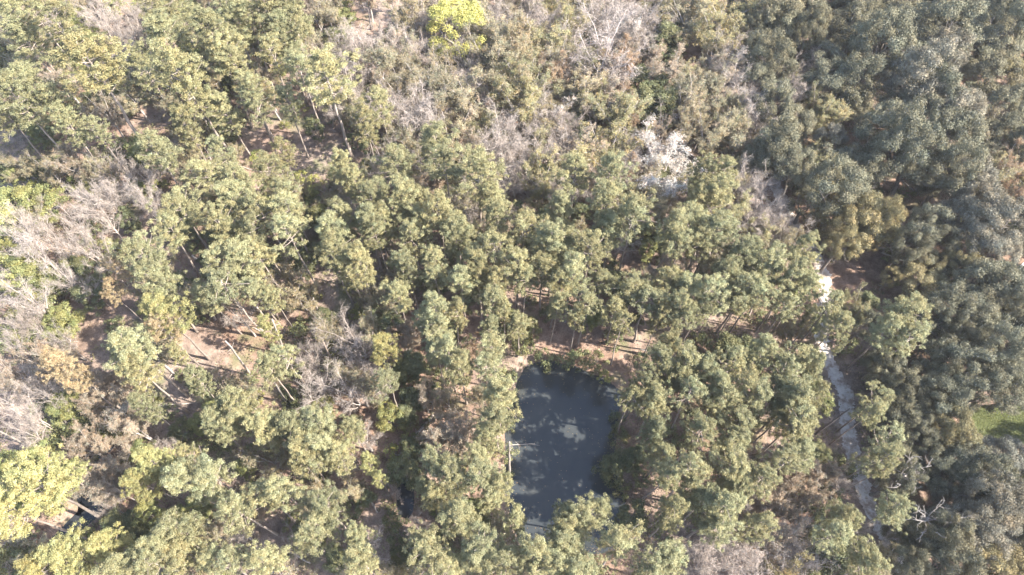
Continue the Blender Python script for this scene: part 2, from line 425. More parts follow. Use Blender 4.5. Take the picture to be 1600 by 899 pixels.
def spline(P, k=8):
    P = np.asarray(P, float); Q = np.vstack([2 * P[0] - P[1], P, 2 * P[-1] - P[-2]]); o = []
    for i in range(1, len(Q) - 2):
        for t in np.arange(k) / k:
            o.append(0.5 * (2 * Q[i] + (Q[i + 1] - Q[i - 1]) * t + (2 * Q[i - 1] - 5 * Q[i] + 4 * Q[i + 1] - Q[i + 2]) * t * t + (3 * Q[i] - Q[i - 1] - 3 * Q[i + 1] + Q[i + 2]) * t ** 3))
    o.append(Q[-2]); return np.array(o)
def loop_spline(P, k=6):
    P = np.asarray(P); n = len(P); Q = np.vstack([P[-2:], P, P[:3]])
    s = spline(Q, k); return s[2 * k:(2 + n) * k]
def ragged(P, k=7):
    rg = np.random.default_rng(5); o = []; n = len(P)
    for i in range(n):
        for t in np.arange(k) / k: o.append(P[i] * (1 - t) + P[(i + 1) % n] * t + rg.normal(0, 0.16, 2))
    return np.array(o)
LANE_S = spline(LANE, 8); CREEK_S = spline(CREEK, 6); POND_S = ragged(POND); POOL_S = loop_spline(POOL)
def dist_line(X, Y, L):
    D = np.full(X.shape, 1e9)
    for (ax, ay), (bx, by) in zip(L[:-1], L[1:]):
        dx, dy = bx - ax, by - ay; q = dx * dx + dy * dy + 1e-9
        t = np.clip(((X - ax) * dx + (Y - ay) * dy) / q, 0, 1)
        D = np.minimum(D, np.hypot(X - ax - t * dx, Y - ay - t * dy))
    return D
def inside(X, Y, P):
    c = np.zeros(X.shape, bool); n = len(P)
    for i in range(n):
        x0, y0 = P[i]; x1, y1 = P[(i + 1) % n]
        if y0 == y1: continue
        k = ((y0 > Y) != (y1 > Y)) & (X < (x1 - x0) * (Y - y0) / (y1 - y0) + x0); c ^= k
    return c
def sdist(X, Y, P):
    d = dist_line(X, Y, np.vstack([P, P[:1]])); return np.where(inside(X, Y, P), -d, d)
def relief(X, Y):
    return 0.22 * np.sin(X * 0.06 + 1.3) * np.cos(Y * 0.05) + 0.12 * np.sin(X * 0.21 + Y * 0.17) + 0.06 * np.sin(X * 0.55 - Y * 0.43)
def height(X, Y):
    X = np.asarray(X, float); Y = np.asarray(Y, float)
    near = (np.abs(X) < 160) & (Y > -40) & (Y < 190)
    z = relief(X, Y) * np.where(near, 1, 0.5)
    dc = dist_line(X, Y, CREEK_S) - 0.85
    for d, dep in ((sdist(X, Y, POND_S), 1.4), (sdist(X, Y, POOL_S), 0.9), (dc, 0.9)):
        k = np.clip((1.6 - d) / 2.6, 0, 1); k = k * k * (3 - 2 * k)
        z = z * (1 - k) - (0.15 + dep) * k
    return z
def axis(lo, hi, step, far):
    c = np.arange(lo, hi + step / 2, step); e = np.array([8, 20, 45, 100, 220, 500, 1200, far])
    return np.concatenate([lo - e[::-1], c, hi + e])
gx, gy = axis(-140, 140, 1.0, 4000), axis(-20, 165, 1.0, 4000)
GX, GY = np.meshgrid(gx, gy); GZ = height(GX, GY)
nx, ny = len(gx), len(gy)
def look_up(T, x, y):
    i = min(max(int(np.searchsorted(gx, x)) - 1, 0), nx - 2); j = min(max(int(np.searchsorted(gy, y)) - 1, 0), ny - 2)
    a = (x - gx[i]) / (gx[i + 1] - gx[i]); b = (y - gy[j]) / (gy[j + 1] - gy[j])
    return float((T[j, i] * (1 - a) + T[j, i + 1] * a) * (1 - b) + (T[j + 1, i] * (1 - a) + T[j + 1, i + 1] * a) * b)
def ground_z(x, y): return look_up(GZ, x, y)
me = bpy.data.meshes.new('ground')
I = np.arange(nx * ny).reshape(ny, nx)
F = np.stack([I[:-1, :-1], I[:-1, 1:], I[1:, 1:], I[1:, :-1]], -1).reshape(-1, 4)
me.vertices.add(nx * ny); me.vertices.foreach_set('co', np.stack([GX, GY, GZ], -1).reshape(-1).astype(np.float32))
me.loops.add(F.size); me.loops.foreach_set('vertex_index', F.reshape(-1).astype(np.int32))
me.polygons.add(len(F)); me.polygons.foreach_set('loop_start', np.arange(len(F), dtype=np.int32) * 4)
me.update(calc_edges=True); me.polygons.foreach_set('use_smooth', [True] * len(F))
tag(link('ground', me, M_GROUND), 'reddish brown leaf litter and pine straw forest floor', kind='structure')
def sheet(name, P, z, m, label):
    bm_ = bpy.data.meshes.new(name); bm_.from_pydata([(x, y, z) for x, y in P], [], [tuple(range(len(P)))]); bm_.update()
    return tag(link(name, bm_, m), label, kind='structure')
def grow(P, d):
    c = P.mean(0); v = P - c; return c + v * (1 + d / np.linalg.norm(v, axis=1, keepdims=True))
sheet('pond_water', grow(POND_S, 0.9), WL, M_POND, 'murky grey-brown pond between the pines')
sheet('pool_water', grow(POOL_S, 0.6), WL, M_CREEK, 'small dark pool in the shade of the pines')
def ribbon(name, L, wid, dz, m, label, flat=None, rough=0.0, rows=5):
    t = unit(np.gradient(L, axis=0)); nrm = np.stack([-t[:, 1], t[:, 0]], 1); V, Fs = [], []
    rg = np.random.default_rng(3); k = len(L)
    wl = wid + rg.normal(0, rough, k); wr = wid + rg.normal(0, rough, k)
    for i in range(k):
        for j in range(rows):
            s = j / (rows - 1); o = -wl[i] + (wl[i] + wr[i]) * s
            x, y = L[i] + nrm[i] * o
            V.append((x, y, flat if flat is not None else ground_z(x, y) + dz))
    for i in range(k - 1):
        for j in range(rows - 1): a = i * rows + j; Fs.append((a, a + 1, a + rows + 1, a + rows))
    m_ = bpy.data.meshes.new(name); m_.from_pydata(V, [], Fs); m_.update()
    return tag(link(name, m_, m), label, kind='structure')
ribbon('creek_water', CREEK_S, 2.2, 0, M_CREEK, 'dark narrow creek winding through the undergrowth', WL)
ribbon('gravel_lane', spline(LANE, 14), 1.05, 0.05, M_LANE, 'pale gravel lane running beside the live oaks', None, 0.16)
YARD = [at(x, y)[:2] for x, y in ((1592, 416), (1604, 408), (1640, 420), (1640, 470), (1600, 466), (1590, 440))]
LAWN_PX = [(1500, 655), (1530, 636), (1580, 632), (1660, 640), (1660, 700), (1590, 694), (1545, 690), (1510, 680)]
LAWN = loop_spline(np.array([at(x, y)[:2] for x, y in LAWN_PX]), 4)
m_, N, L = mat('bleached_sand'); p = N.new('ShaderNodeBsdfPrincipled'); n_ = noise(N, L, 2.0)
r_ = ramp(N, L, n_.outputs[0], [(0.3, (0.6, 0.56, 0.5)), (0.7, (0.78, 0.75, 0.7))]); L.new(r_.outputs[0], p.inputs['Base Color']); p.inputs['Roughness'].default_value = 0.95; out(N, L, p.outputs[0])
def patch(name, P, dz, m, label):
    c = np.mean(P, 0); V = [(c[0], c[1], ground_z(*c) + dz)]; n = len(P); Fs = []
    for f in (0.33, 0.66, 1.0):
        for q in P: x, y = c + (np.array(q) - c) * f; V.append((x, y, ground_z(x, y) + dz))
    for i in range(n):
        j = (i + 1) % n; Fs.append((0, 1 + i, 1 + j))
        for k in range(2): a = 1 + k * n; Fs.append((a + i, a + n + i, a + n + j, a + j))
    mm = bpy.data.meshes.new(name); mm.from_pydata(V, [], Fs); mm.update()
    return tag(link(name, mm, m), label, kind='structure')
patch('sandy_yard', YARD, 0.05, m_, 'patch of bleached sand at the right edge of the photo')
m_, N, L = mat('lawn_soil'); p = N.new('ShaderNodeBsdfPrincipled'); n_ = noise(N, L, 1.2)
r_ = ramp(N, L, n_.outputs[0], [(0.3, (0.10, 0.115, 0.045)), (0.7, (0.16, 0.18, 0.075))]); L.new(r_.outputs[0], p.inputs['Base Color']); p.inputs['Roughness'].default_value = 0.95; out(N, L, p.outputs[0])
patch('lawn', LAWN, 0.04, m_, 'bright green patch of lawn among the oaks')

# ------------------------------------------------------------------ what the photograph shows: crown centre x, y and crown radius in photo pixels
SEEN = """
P: 25 30 30, 60 20 30, 93 36 38, 40 62 34, 50 130 36, 35 160 38, 80 168 32, 18 195 30, 100 196 28, 245 22 34, 280 15 30, 265 55 36, 333 60 36, 343 93 38, 360 25 34, 387 40 30, 377 110 34, 353 165 28, 390 150 28, 230 105 26, 243 245 34, 290 200 28, 353 250 28, 330 283 32, 367 290 28, 153 213 24
P: 420 20 34, 450 20 32, 437 50 30, 467 43 32, 427 87 28, 450 78 25, 470 112 30, 483 143 38, 540 147 34, 410 160 28, 450 163 26, 597 167 28, 570 193 28, 673 230 36, 693 250 30, 617 263 34, 750 267 40, 700 267 34, 540 260 26, 557 282 24, 443 247 20, 420 267 26, 633 293 30, 590 300 26
P*: 143 112 56, 300 125 52, 513 125 46
P: 897 267 34, 947 273 34, 1090 273 32, 1120 270 28
P: 283 340 38, 280 317 34, 260 373 34, 263 397 30, 233 410 38, 240 443 34, 347 353 34, 367 317 36, 353 373 28, 350 407 34, 380 417 34, 360 447 36, 383 460 32, 330 460 26, 277 553 18, 300 592 24, 207 517 34, 213 547 42, 187 567 38, 220 583 34
Py: 260 490 42, 230 500 38, 420 513 18, 597 547 26
Pt: 187 430 24, 183 460 20, 253 513 28, 90 570 36
P: 417 333 32, 450 333 34, 410 367 28, 457 367 32, 413 407 34, 413 433 30, 407 457 26, 430 470 20, 523 367 30, 520 400 28, 560 407 32, 547 415 26, 540 333 28, 573 350 32, 587 363 28, 580 317 26, 607 343 28, 627 317 32, 653 320 30, 683 337 32, 660 343 28, 647 380 30, 713 363 34, 730 373 30, 753 387 32, 777 397 34, 630 413 24, 640 430 24, 677 410 26, 683 433 22, 623 463 26, 720 440 28, 747 433 26, 767 467 28, 747 410 26, 777 447 24, 787 487 16, 757 510 20, 767 313 28, 783 343 28, 683 497 32, 707 500 26, 663 503 24, 687 523 28, 680 540 26, 777 547 28, 720 573 28, 700 553 26, 767 573 30, 453 560 28, 420 573 28, 447 307 28
P: 820 357 34, 830 337 30, 877 320 28, 867 373 34, 883 385 28, 917 393 32, 810 410 30, 817 440 28, 850 420 30, 867 447 26, 867 473 22, 893 430 32, 917 437 32, 940 443 24, 913 480 26, 900 497 18, 810 507 22, 950 320 34, 927 327 30, 987 343 38, 1010 350 34, 960 357 30, 1047 357 34, 1077 350 30, 1113 363 34, 1093 383 32, 1057 383 30, 1033 377 30, 1047 440 30, 1073 450 30, 987 457 30, 1013 470 32, 963 480 26, 973 510 22, 1030 497 24, 1060 480 28, 1070 497 26, 1113 450 34, 1117 470 24, 1093 480 24, 1160 450 34, 1177 457 28, 1153 473 24, 1177 400 30, 1110 320 34, 1133 310 34, 1087 317 28, 1043 540 28, 1073 563 34, 1033 567 30, 1057 587 28, 1093 583 30, 1190 557 28, 1150 583 30
Pg: 1147 413 34, 1133 427 28, 1000 600 26
P: 1210 397 32, 1250 400 28, 1217 420 34, 1246 432 28, 1256 455 26, 1230 447 28, 1220 487 24, 1293 487 30, 1302 513 28, 1304 540 14, 1247 567 32, 1220 577 30, 1263 577 26, 1417 487 36, 1427 507 36, 1417 533 32, 1387 517 28
P: 227 636 24, 300 716 22, 333 666 30, 360 632 34, 383 652 30, 327 749 44, 293 766 38, 353 772 42, 377 799 34, 313 786 34, 280 826 38, 253 846 38, 233 872 36, 287 859 36, 187 886 36, 383 866 34, 333 880 30
Py: 50 772 54, 17 805 48, 77 799 42, 93 749 34, 45 735 30, 240 729 34, 227 749 28, 167 862 34, 110 878 42, 140 868 34, 67 890 38, 577 732 18, 593 752 15
P: 420 672 34, 460 666 32, 497 662 34, 500 692 34, 467 709 34, 547 666 22, 543 700 18, 523 719 26, 443 769 34, 420 786 34, 510 799 36, 527 819 30, 497 826 34, 487 849 24, 413 876 34, 607 609 26, 677 729 26, 667 759 18, 677 776 26, 717 742 34, 753 746 34, 770 762 26, 760 786 24, 710 816 38, 680 839 36, 673 866 38, 700 886 36, 733 839 34, 750 859 38, 777 849 34, 790 874 36, 777 619 34, 753 612 34, 777 656 30, 760 682 26, 753 709 24, 567 888 36, 557 832 24, 480 682 28
P: 917 796 34, 890 799 28, 943 789 24, 890 826 32, 877 852 36, 840 862 36, 805 815 24, 820 846 34, 960 856 38, 943 874 36, 987 846 34, 1007 886 36, 1047 879 36, 910 888 36, 860 890 36
P: 1027 626 34, 1083 619 34, 1123 626 32, 1120 606 28, 1153 609 30, 1183 619 32, 1090 679 32, 1153 662 34, 1180 664 30, 1153 690 30, 1033 709 28, 1033 739 32, 1060 722 34, 1080 739 36, 1077 766 30, 1043 789 30, 1040 812 26, 1120 802 36, 1143 812 34, 1117 826 30, 1150 732 38, 1133 726 32, 1167 716 32, 1180 742 30, 1153 762 30, 1183 816 28
Pg: 1027 672 28, 1090 792 34, 987 622 28
P: 1270 622 22, 1240 619 34, 1220 616 30, 1237 666 36, 1213 676 34, 1227 642 30, 1253 679 26, 1243 709 30, 1213 726 30, 1367 629 26, 1356 650 22, 1372 690 30, 1384 708 30, 1368 738 20, 1397 799 32, 1311 799 26, 1300 832 32, 1333 810 20, 1345 862 26, 1358 888 30
O: 1183 27 30, 1183 73 28, 1190 120 26, 1190 240 28, 1220 13 36, 1267 13 34, 1220 37 26, 1213 83 34, 1220 153 32, 1293 90 38, 1310 123 44, 1347 110 36, 1333 153 30, 1343 37 40, 1300 40 34, 1387 47 44, 1427 27 42, 1493 20 48, 1520 63 44, 1433 80 40, 1467 123 36, 1560 50 46, 1583 20 40, 1560 110 42, 1220 213 36, 1247 187 30, 1220 240 38, 1250 260 28, 1300 247 42, 1340 260 38, 1313 283 42, 1407 167 34, 1387 190 42, 1427 207 44, 1447 240 42, 1400 233 38, 1473 160 42, 1490 207 42, 1460 267 34, 1500 253 36, 1567 200 34, 1583 160 34
Og: 1487 67 36, 1420 113 42, 1453 100 42, 1507 167 38, 1523 277 38, 1520 333 42, 1553 350 40, 1543 320 38, 1583 333 36, 1533 377 36, 1567 387 32, 1297 213 22
Oy: 1310 320 38, 1307 343 34, 1340 353 36, 1367 330 34, 1387 337 28, 1360 363 28, 1317 377 24, 1473 413 22, 1447 433 36, 1397 430 15, 1510 400 26, 1583 110 34
O: 1267 308 28, 1453 343 30, 1473 373 30, 1433 370 28, 1430 397 28, 1513 433 42, 1550 437 42, 1577 443 34, 1500 473 40, 1547 480 40, 1583 473 36, 1473 487 36, 1547 513 36, 1517 533 32, 1490 517 30, 1473 557 34, 1513 567 40, 1533 583 34, 1573 540 34, 1573 577 36, 1400 583 32, 1440 593 32, 1360 503 22, 1376 560 22
O: 1413 612 32, 1447 632 32, 1400 642 32, 1423 652 28, 1433 664 28, 1463 636 24, 1443 676 28, 1473 676 28, 1477 612 38, 1517 612 34, 1560 606 36, 1587 612 32, 1483 722 34, 1517 719 36, 1493 744 32, 1413 716 26, 1413 745 28, 1433 735 26, 1553 736 36, 1487 839 36, 1460 826 32, 1433 839 30, 1460 872 36, 1500 879 38, 1410 830 22, 1430 878 30
Og: 1553 709 34, 1580 712 34, 1520 759 36, 1560 769 38, 1583 779 34, 1553 799 38, 1527 816 36, 1580 816 36, 1500 812 34, 1560 839 38, 1533 846 36, 1490 780 26
Oy: 1490 664 34, 1507 677 24, 1547 882 38, 1580 888 36
B: 75 5 34, 140 8 30, 195 25 28, 170 30 26, 187 62 28, 160 302 30, 497 93 20, 540 105 34, 557 57 24, 580 67 28, 633 65 24, 657 73 26, 717 80 22, 743 127 20, 587 133 32, 633 163 38, 660 177 36, 777 193 38, 777 227 30, 753 142 24
B: 837 27 32, 927 5 28, 960 20 34, 997 20 34, 893 55 28, 997 57 24, 1160 90 30, 1153 120 32, 1167 157 34, 1183 187 30, 887 187 24, 873 207 26, 837 233 24, 810 217 26, 1000 223 26, 987 253 24, 1183 277 30, 1137 77 28, 843 173 24
B*: 937 57 46
W: 1040 240 38, 627 43 20, 870 170 18, 987 37 20, 593 43 9
B: 1243 110 16, 1217 320 32, 1220 353 30, 1177 313 26, 1183 343 26, 1160 357 24, 1007 313 20, 733 330 22, 503 520 16, 550 520 20, 567 567 22, 373 490 24, 1040 410 22
B: 107 337 30, 163 310 34, 40 385 38, 127 377 28, 97 377 24, 153 403 26, 40 463 42, 133 443 26, 5 505 24, 133 590 22, 33 642 38, 20 672 30, 247 696 26, 177 766 20, 160 788 18, 60 590 26, 70 615 30
B: 647 816 16, 617 766 12, 550 716 16, 453 845 18, 367 829 18, 1160 829 26, 1183 789 24, 1127 859 34, 1160 876 36, 1113 876 32, 1207 766 24, 1220 859 32, 1250 866 30, 1358 820 18, 1387 856 20, 1313 749 20, 1250 816 28, 480 560 18, 500 590 20, 590 580 20
Hy: 897 23 22, 863 60 34, 820 117 38, 820 147 34, 1133 15 34, 1123 43 32, 943 217 36, 840 213 20, 967 173 34, 1137 187 26, 420 143 22, 1153 323 26, 1090 283 28, 1300 187 24, 1560 233 18, 1560 283 30, 1317 463 14, 1340 480 20, 1007 433 20
H: 633 20 32, 613 80 32, 767 37 34, 693 85 14, 760 83 34, 627 140 32, 653 120 32, 677 110 28, 690 140 30, 707 143 34, 723 160 30, 783 140 30, 630 213 26, 710 197 32, 817 57 34, 863 90 28, 817 85 28, 1087 13 32, 1080 30 26, 1110 93 24, 1080 110 24, 1110 123 26, 883 140 28, 917 137 28, 1073 130 26, 1080 153 28, 1127 167 28, 1073 190 26, 1120 207 32, 1157 213 36, 1150 273 30, 733 310 26, 1043 320 26, 587 460 22, 540 580 22, 1533 187 28, 700 619 22, 547 766 22
Hp: 947 130 28, 1043 113 26, 1110 143 30, 1100 187 26, 900 220 30, 1137 100 24, 647 507 18, 693 686 30, 687 666 24, 147 619 28, 157 739 30, 180 726 26, 143 756 22, 67 560 28, 1230 839 30, 1240 756 26, 1290 752 28, 1233 786 26, 1200 790 24
Ho: 977 97 26, 860 110 22, 983 143 18, 987 167 22, 747 547 20, 730 556 14, 1587 260 24, 1000 270 20
Y: 717 30 50
E: 410 77 20, 523 63 22, 1040 65 30, 1050 12 22, 1000 133 28, 1013 160 34, 1033 143 28, 1040 170 32, 910 167 22, 850 277 24, 1033 283 24, 287 453 28, 493 333 24, 477 413 22, 600 507 30, 510 500 20, 647 626 24, 633 732 30, 640 700 16, 1133 553 32, 1167 560 32, 960 726 30, 987 719 26, 987 802 28, 1277 709 20, 1300 869 32, 1387 567 20, 690 170 20, 720 100 18, 200 852 30, 183 829 32, 20 885 36, 1272 792 20, 1267 839 26, 200 343 20, 140 465 24
Ey: 13 320 30, 60 320 34, 20 428 36, 57 433 28, 57 719 28, 20 729 28, 610 652 26, 110 632 30, 100 500 30
EY: 20 345 32
S: 75 265 34, 195 230 26, 67 487 26, 17 540 28, 60 530 28, 80 440 24, 110 420 22, 90 460 22, 143 360 22, 97 662 28, 133 642 26, 153 659 28, 187 675 22, 110 682 26, 67 692 26, 140 732 22, 477 513 22, 477 619 22, 450 642 14, 623 829 22, 613 806 18, 553 862 18, 820 545 22, 857 557 20, 897 560 22, 930 563 22, 967 679 18, 965 650 14, 733 709 18, 640 570 24, 1093 530 16, 207 662 18, 970 760 18, 650 690 14, 1533 690 22, 640 660 16, 795 625 14, 792 660 14, 788 745 14
Sy: 125 285 26, 33 517 28, 617 709 18, 637 689 14, 560 490 16, 470 275 14, 490 285 14, 947 587 12, 523 72 12, 90 615 22, 20 365 24
"""
# bare or shaded ground left open: x, y and radius in photo pixels
OPEN = """190 200 22, 225 178 20, 130 185 14, 252 185 18, 460 215 22, 500 240 26, 530 215 16, 410 215 22, 385 230 16, 600 20 24, 565 15 14, 1085 75 18, 1097 207 14, 1100 247 22, 1130 247 16, 1340 205 22, 1413 143 12, 147 500 22, 140 530 28, 165 480 14, 200 360 16, 310 530 22, 340 545 24, 370 560 18, 388 502 18, 430 492 18, 415 512 14, 510 467 20, 530 480 18, 700 470 10, 580 410 12, 560 372 10, 980 407 14, 1067 400 12, 850 535 16, 880 538 16, 915 542 14, 1000 530 24, 980 550 18, 1080 513 14, 1117 503 22, 1150 500 14, 843 463 10, 893 513 12, 1330 407 22, 1360 410 22, 1310 435 14, 1537 540 10, 113 822 18, 143 799 14, 168 696 12, 193 619 12, 290 630 18, 267 610 14, 213 749 14, 633 779 16, 588 809 16, 420 619 12, 467 879 14, 613 679 10, 720 636 12, 1007 779 16, 1017 799 10, 1000 692 14, 1047 655 8, 973 659 8, 1113 702 12, 1117 759 8, 1077 826 10, 1407 729 14, 1467 752 14, 1290 666 10, 1575 662 34, 1540 662 20, 1400 312 14, 1430 310 14, 1465 310 16, 1490 315 10, 1597 432 12, 1250 318 14, 1240 350 10, 1262 386 14, 1280 418 14, 1278 535 12, 1290 585 12, 1310 592 18, 1323 618 14, 1318 645 12, 1326 690 10, 1340 745 12, 1352 775 12, 1374 818 12, 1390 850 12, 1300 600 10, 1336 595 14, 1320 700 10, 1453 710 22, 1473 782 24, 1385 780 8, 303 408 8, 350 520 18, 400 545 18, 455 500 14, 290 560 12, 330 500 12, 20 650 16, 120 545 16"""
OPENS = np.array([[float(v) for v in t.split()] for t in OPEN.split(',')])

TINT = {
    'P': (0.246, 0.238, 0.144), 'P*': (0.254, 0.244, 0.144), 'Pg': (0.198, 0.196, 0.120), 'Py': (0.272, 0.258, 0.128), 'Pt': (0.34, 0.265, 0.175),
    'O': (0.136, 0.134, 0.098), 'Og': (0.178, 0.170, 0.142), 'Oy': (0.202, 0.178, 0.102),
    'B': (0.93, 0.90, 0.87), 'B*': (0.97, 0.93, 0.92), 'W': (0.40, 0.375, 0.36),
    'H': (0.240, 0.220, 0.150), 'Hy': (0.256, 0.240, 0.134), 'Hp': (0.268, 0.228, 0.182), 'Ho': (0.27, 0.20, 0.14),
    'Y': (0.27, 0.262, 0.09), 'E': (0.122, 0.130, 0.074), 'Ey': (0.188, 0.194, 0.088), 'EY': (0.30, 0.30, 0.15),
    'S': (0.145, 0.155, 0.082), 'Sy': (0.21, 0.215, 0.080)}
LOOK = {
    'P': 'grey-green pine', 'P*': 'large grey-green pine', 'Pg': 'dark green pine', 'Py': 'yellow-green pine', 'Pt': 'tan dying pine',
    'O': 'dark grey-green live oak', 'Og': 'pale grey mossy live oak', 'Oy': 'olive-gold live oak', 'B': 'grey leafless tree', 'B*': 'large grey leafless tree',
    'W': 'bleached white leafless tree', 'H': 'olive budding hardwood', 'Hy': 'yellow-green budding hardwood', 'Hp': 'pale tan budding hardwood', 'Ho': 'rusty orange hardwood',
    'Y': 'bright yellow-green broad tree', 'E': 'dark evergreen tree', 'Ey': 'yellow-green leafy tree', 'EY': 'glaring yellow leafy tree', 'S': 'green shrub', 'Sy': 'bright yellow-green shrub'}
NAME = {'P': 'pine_tree', 'O': 'live_oak', 'B': 'bare_tree', 'W': 'bare_tree', 'H': 'budding_tree', 'Y': 'leafy_tree', 'E': 'leafy_tree', 'S': 'shrub'}
WORD = {'P': 'pine', 'O': 'oak', 'B': 'bare tree', 'W': 'bare tree', 'H': 'hardwood', 'Y': 'leafy tree', 'E': 'leafy tree', 'S': 'shrub'}
GROUP = {'P': 'pines of the wood', 'O': 'live oaks beside the lane', 'B': 'leafless trees of the wood', 'W': 'leafless trees of the wood', 'H': 'budding hardwoods of the wood', 'Y': 'leafy trees of the wood', 'E': 'leafy trees of the wood', 'S': 'shrubs under the trees'}

trees = []          # code, x, y, height, crown radius, px, py, r_px
def put(code, px, py, rp, rng, real=True):
    k = 'O' if code == 'Y' else code[0]
    H0, Rn, mid = NOM[k]
    ppm = at(px, py, H0 * mid)[2]; R = rp / ppm
    if k == 'P': H = 19.0 * (R / 3.0) ** 0.45 * rng.uniform(0.92, 1.1)
    elif k == 'S': H = min(3.6, 2.3 * (R / 1.7)) * rng.uniform(0.85, 1.15)
    elif code == 'Y': H = 15.0
    elif k == 'E': H = min(11, 7.5 * (R / 2.6) ** 0.6) * rng.uniform(0.9, 1.1)
    elif k == 'O': H = 14.0 * (R / Rn) ** 0.6 * rng.uniform(0.68, 1.35)
    else: H = H0 * (R / Rn) ** 0.5 * rng.uniform(0.88, 1.08)
    x, y, ppm = at(px, py, H * mid); R = rp / ppm
    trees.append([code, x, y, H, R, px, py, rp])
rngp = np.random.default_rng(21)
for ln in SEEN.strip().splitlines():
    code, rest = ln.split(':')
    for t in rest.split(','):
        a = [float(v) for v in t.split()]
        put(code.strip(), a[0], a[1], a[2], rngp)

ps = sorted((t for t in trees if t[0][0] == 'P'), key=lambda t: -t[7]); drop = []
for i, t in enumerate(ps):
    if len(ps) - len(drop) > 304 and any(u[7] >= t[7] and u is not t and math.hypot(u[5] - t[5], u[6] - t[6]) < 0.8 * u[7] for u in ps[:i] if id(u) not in drop): drop.append(id(t))
trees[:] = [t for t in trees if id(t) not in drop]
# fill the canopy between them, with kinds like those around, and carry it on past the edges of the picture
D_POND, D_POOL, D_CREEK, D_LANE, D_LAWN = sdist(GX, GY, POND_S), sdist(GX, GY, POOL_S), dist_line(GX, GY, CREEK_S), dist_line(GX, GY, LANE_S), sdist(GX, GY, LAWN)
def blocked(x, y, R, water=1.0, lane=1.9):
    return look_up(D_POND, x, y) < water or look_up(D_POOL, x, y) < 0.5 or look_up(D_CREEK, x, y) < 1.6 or look_up(D_LANE, x, y) < lane or look_up(D_LAWN, x, y) < 0.5
def in_open(px, py, rp, f=0.75):
    return bool((np.hypot(OPENS[:, 0] - px, OPENS[:, 1] - py) < OPENS[:, 2] + rp * f).any())
man = [t for t in trees if t[0][0] != 'S']
MX = np.array([[t[5], t[6]] for t in man]); MC = [t[0] for t in man]
cx = [t[1] for t in man]; cy = [t[2] for t in man]; cr = [t[4] for t in man]
COUNT = {}
for t in trees: COUNT[t[0][0]] = COUNT.get(t[0][0], 0) + 1
CX, CY, CR = np.zeros(3000), np.zeros(3000), np.zeros(3000); nc = len(cx)
CX[:nc], CY[:nc], CR[:nc] = cx, cy, cr
for _ in range(20000):
    x = rngp.uniform(-115, 140); y = rngp.uniform(-2, 150)
    px, py, ppm = px_of(x, y, 12)
    if px < -40 or py < -45 or py > 945 or px > 1600 + 15 * ppm: continue
    near = np.argpartition(np.hypot(MX[:, 0] - px, MX[:, 1] - py), 4)[:4]
    code = MC[int(rngp.choice(near))].replace('*', '')
    u = rngp.random()
    if code in ('Y', 'W', 'EY', 'Pt'): code = 'H'
    if code[0] == 'P': code = 'H' if u < 0.45 else 'Hp' if u < 0.6 else 'E' if u < 0.85 else 'Ey'
    if code == 'B': code = ('Ey' if px < 300 else 'H') if u < 0.5 else ('E' if px < 300 else 'Hy') if u < 0.75 else 'B'
    v = rngp.random()
    if code[0] == 'H' and 550 < px < 1230 and py < 330: code = 'Hp' if v < 0.3 else 'B' if v < 0.45 else 'Hy' if v < 0.65 else code
    if px > 1640: code = 'O'
    elif code[0] == 'O' and py > 20: continue
    if COUNT.get(code[0], 0) >= 298 and code[0] == 'H': code = 'Ey' if u < 0.5 else 'E'
    H0, Rn, mid = NOM[code[0]]
    R = Rn * rngp.uniform(0.5, 0.85) * (1 if code[0] in 'OB' else 0.9)
    if COUNT.get(code[0], 0) >= 298: continue
    px, py, ppm = px_of(x, y, H0 * mid)
    if (np.hypot(CX[:nc] - x, CY[:nc] - y) < (0.46 if px < 1640 else 0.7) * (CR[:nc] + R)).any(): continue
    if blocked(x, y, R, 1.8, 2.4) or in_open(px, py, R * ppm) or (POND[:, 0].max() - 2 < x < POND[:, 0].max() + 14 and POND[:, 1].min() - 4 < y < POND[:, 1].max() + 2): continue
    put(code, px, py, R * ppm, rngp); COUNT[code[0]] = COUNT.get(code[0], 0) + 1
    CX[nc], CY[nc], CR[nc] = x, y, R; nc += 1
# low shrubs in the gaps
sx = [t[1] for t in trees if t[0][0] == 'S']; sy = [t[2] for t in trees if t[0][0] == 'S']
SHR = 300 - len(sx)
TP = np.array([[t[5], t[6], t[7]] for t in trees if t[0][0] != 'S'])
for _ in range(20000):
    if SHR <= 0: break
    x = rngp.uniform(-115, 105); y = rngp.uniform(0, 135)
    px, py, ppm = px_of(x, y, 1.5)
    if px < -10 or px > 1610 or py < -10 or py > 905: continue
    R = rngp.uniform(0.9, 2.0)
    if blocked(x, y, R, 0.6, 2.4) or in_open(px, py, R * ppm, 0.3): continue
    if (np.hypot(np.array(sx) - x, np.array(sy) - y) < 2.6).any(): continue
    # only where the canopy lets the camera see it: count crowns that cover this pixel
    if (np.hypot(TP[:, 0] - px, TP[:, 1] - py) < TP[:, 2] * 0.66).any(): continue
    left = px < 700
    put('Sy' if rngp.random() < (0.3 if left else 0.12) else 'S', px, py, R * ppm, rngp)
    sx.append(x); sy.append(y); SHR -= 1

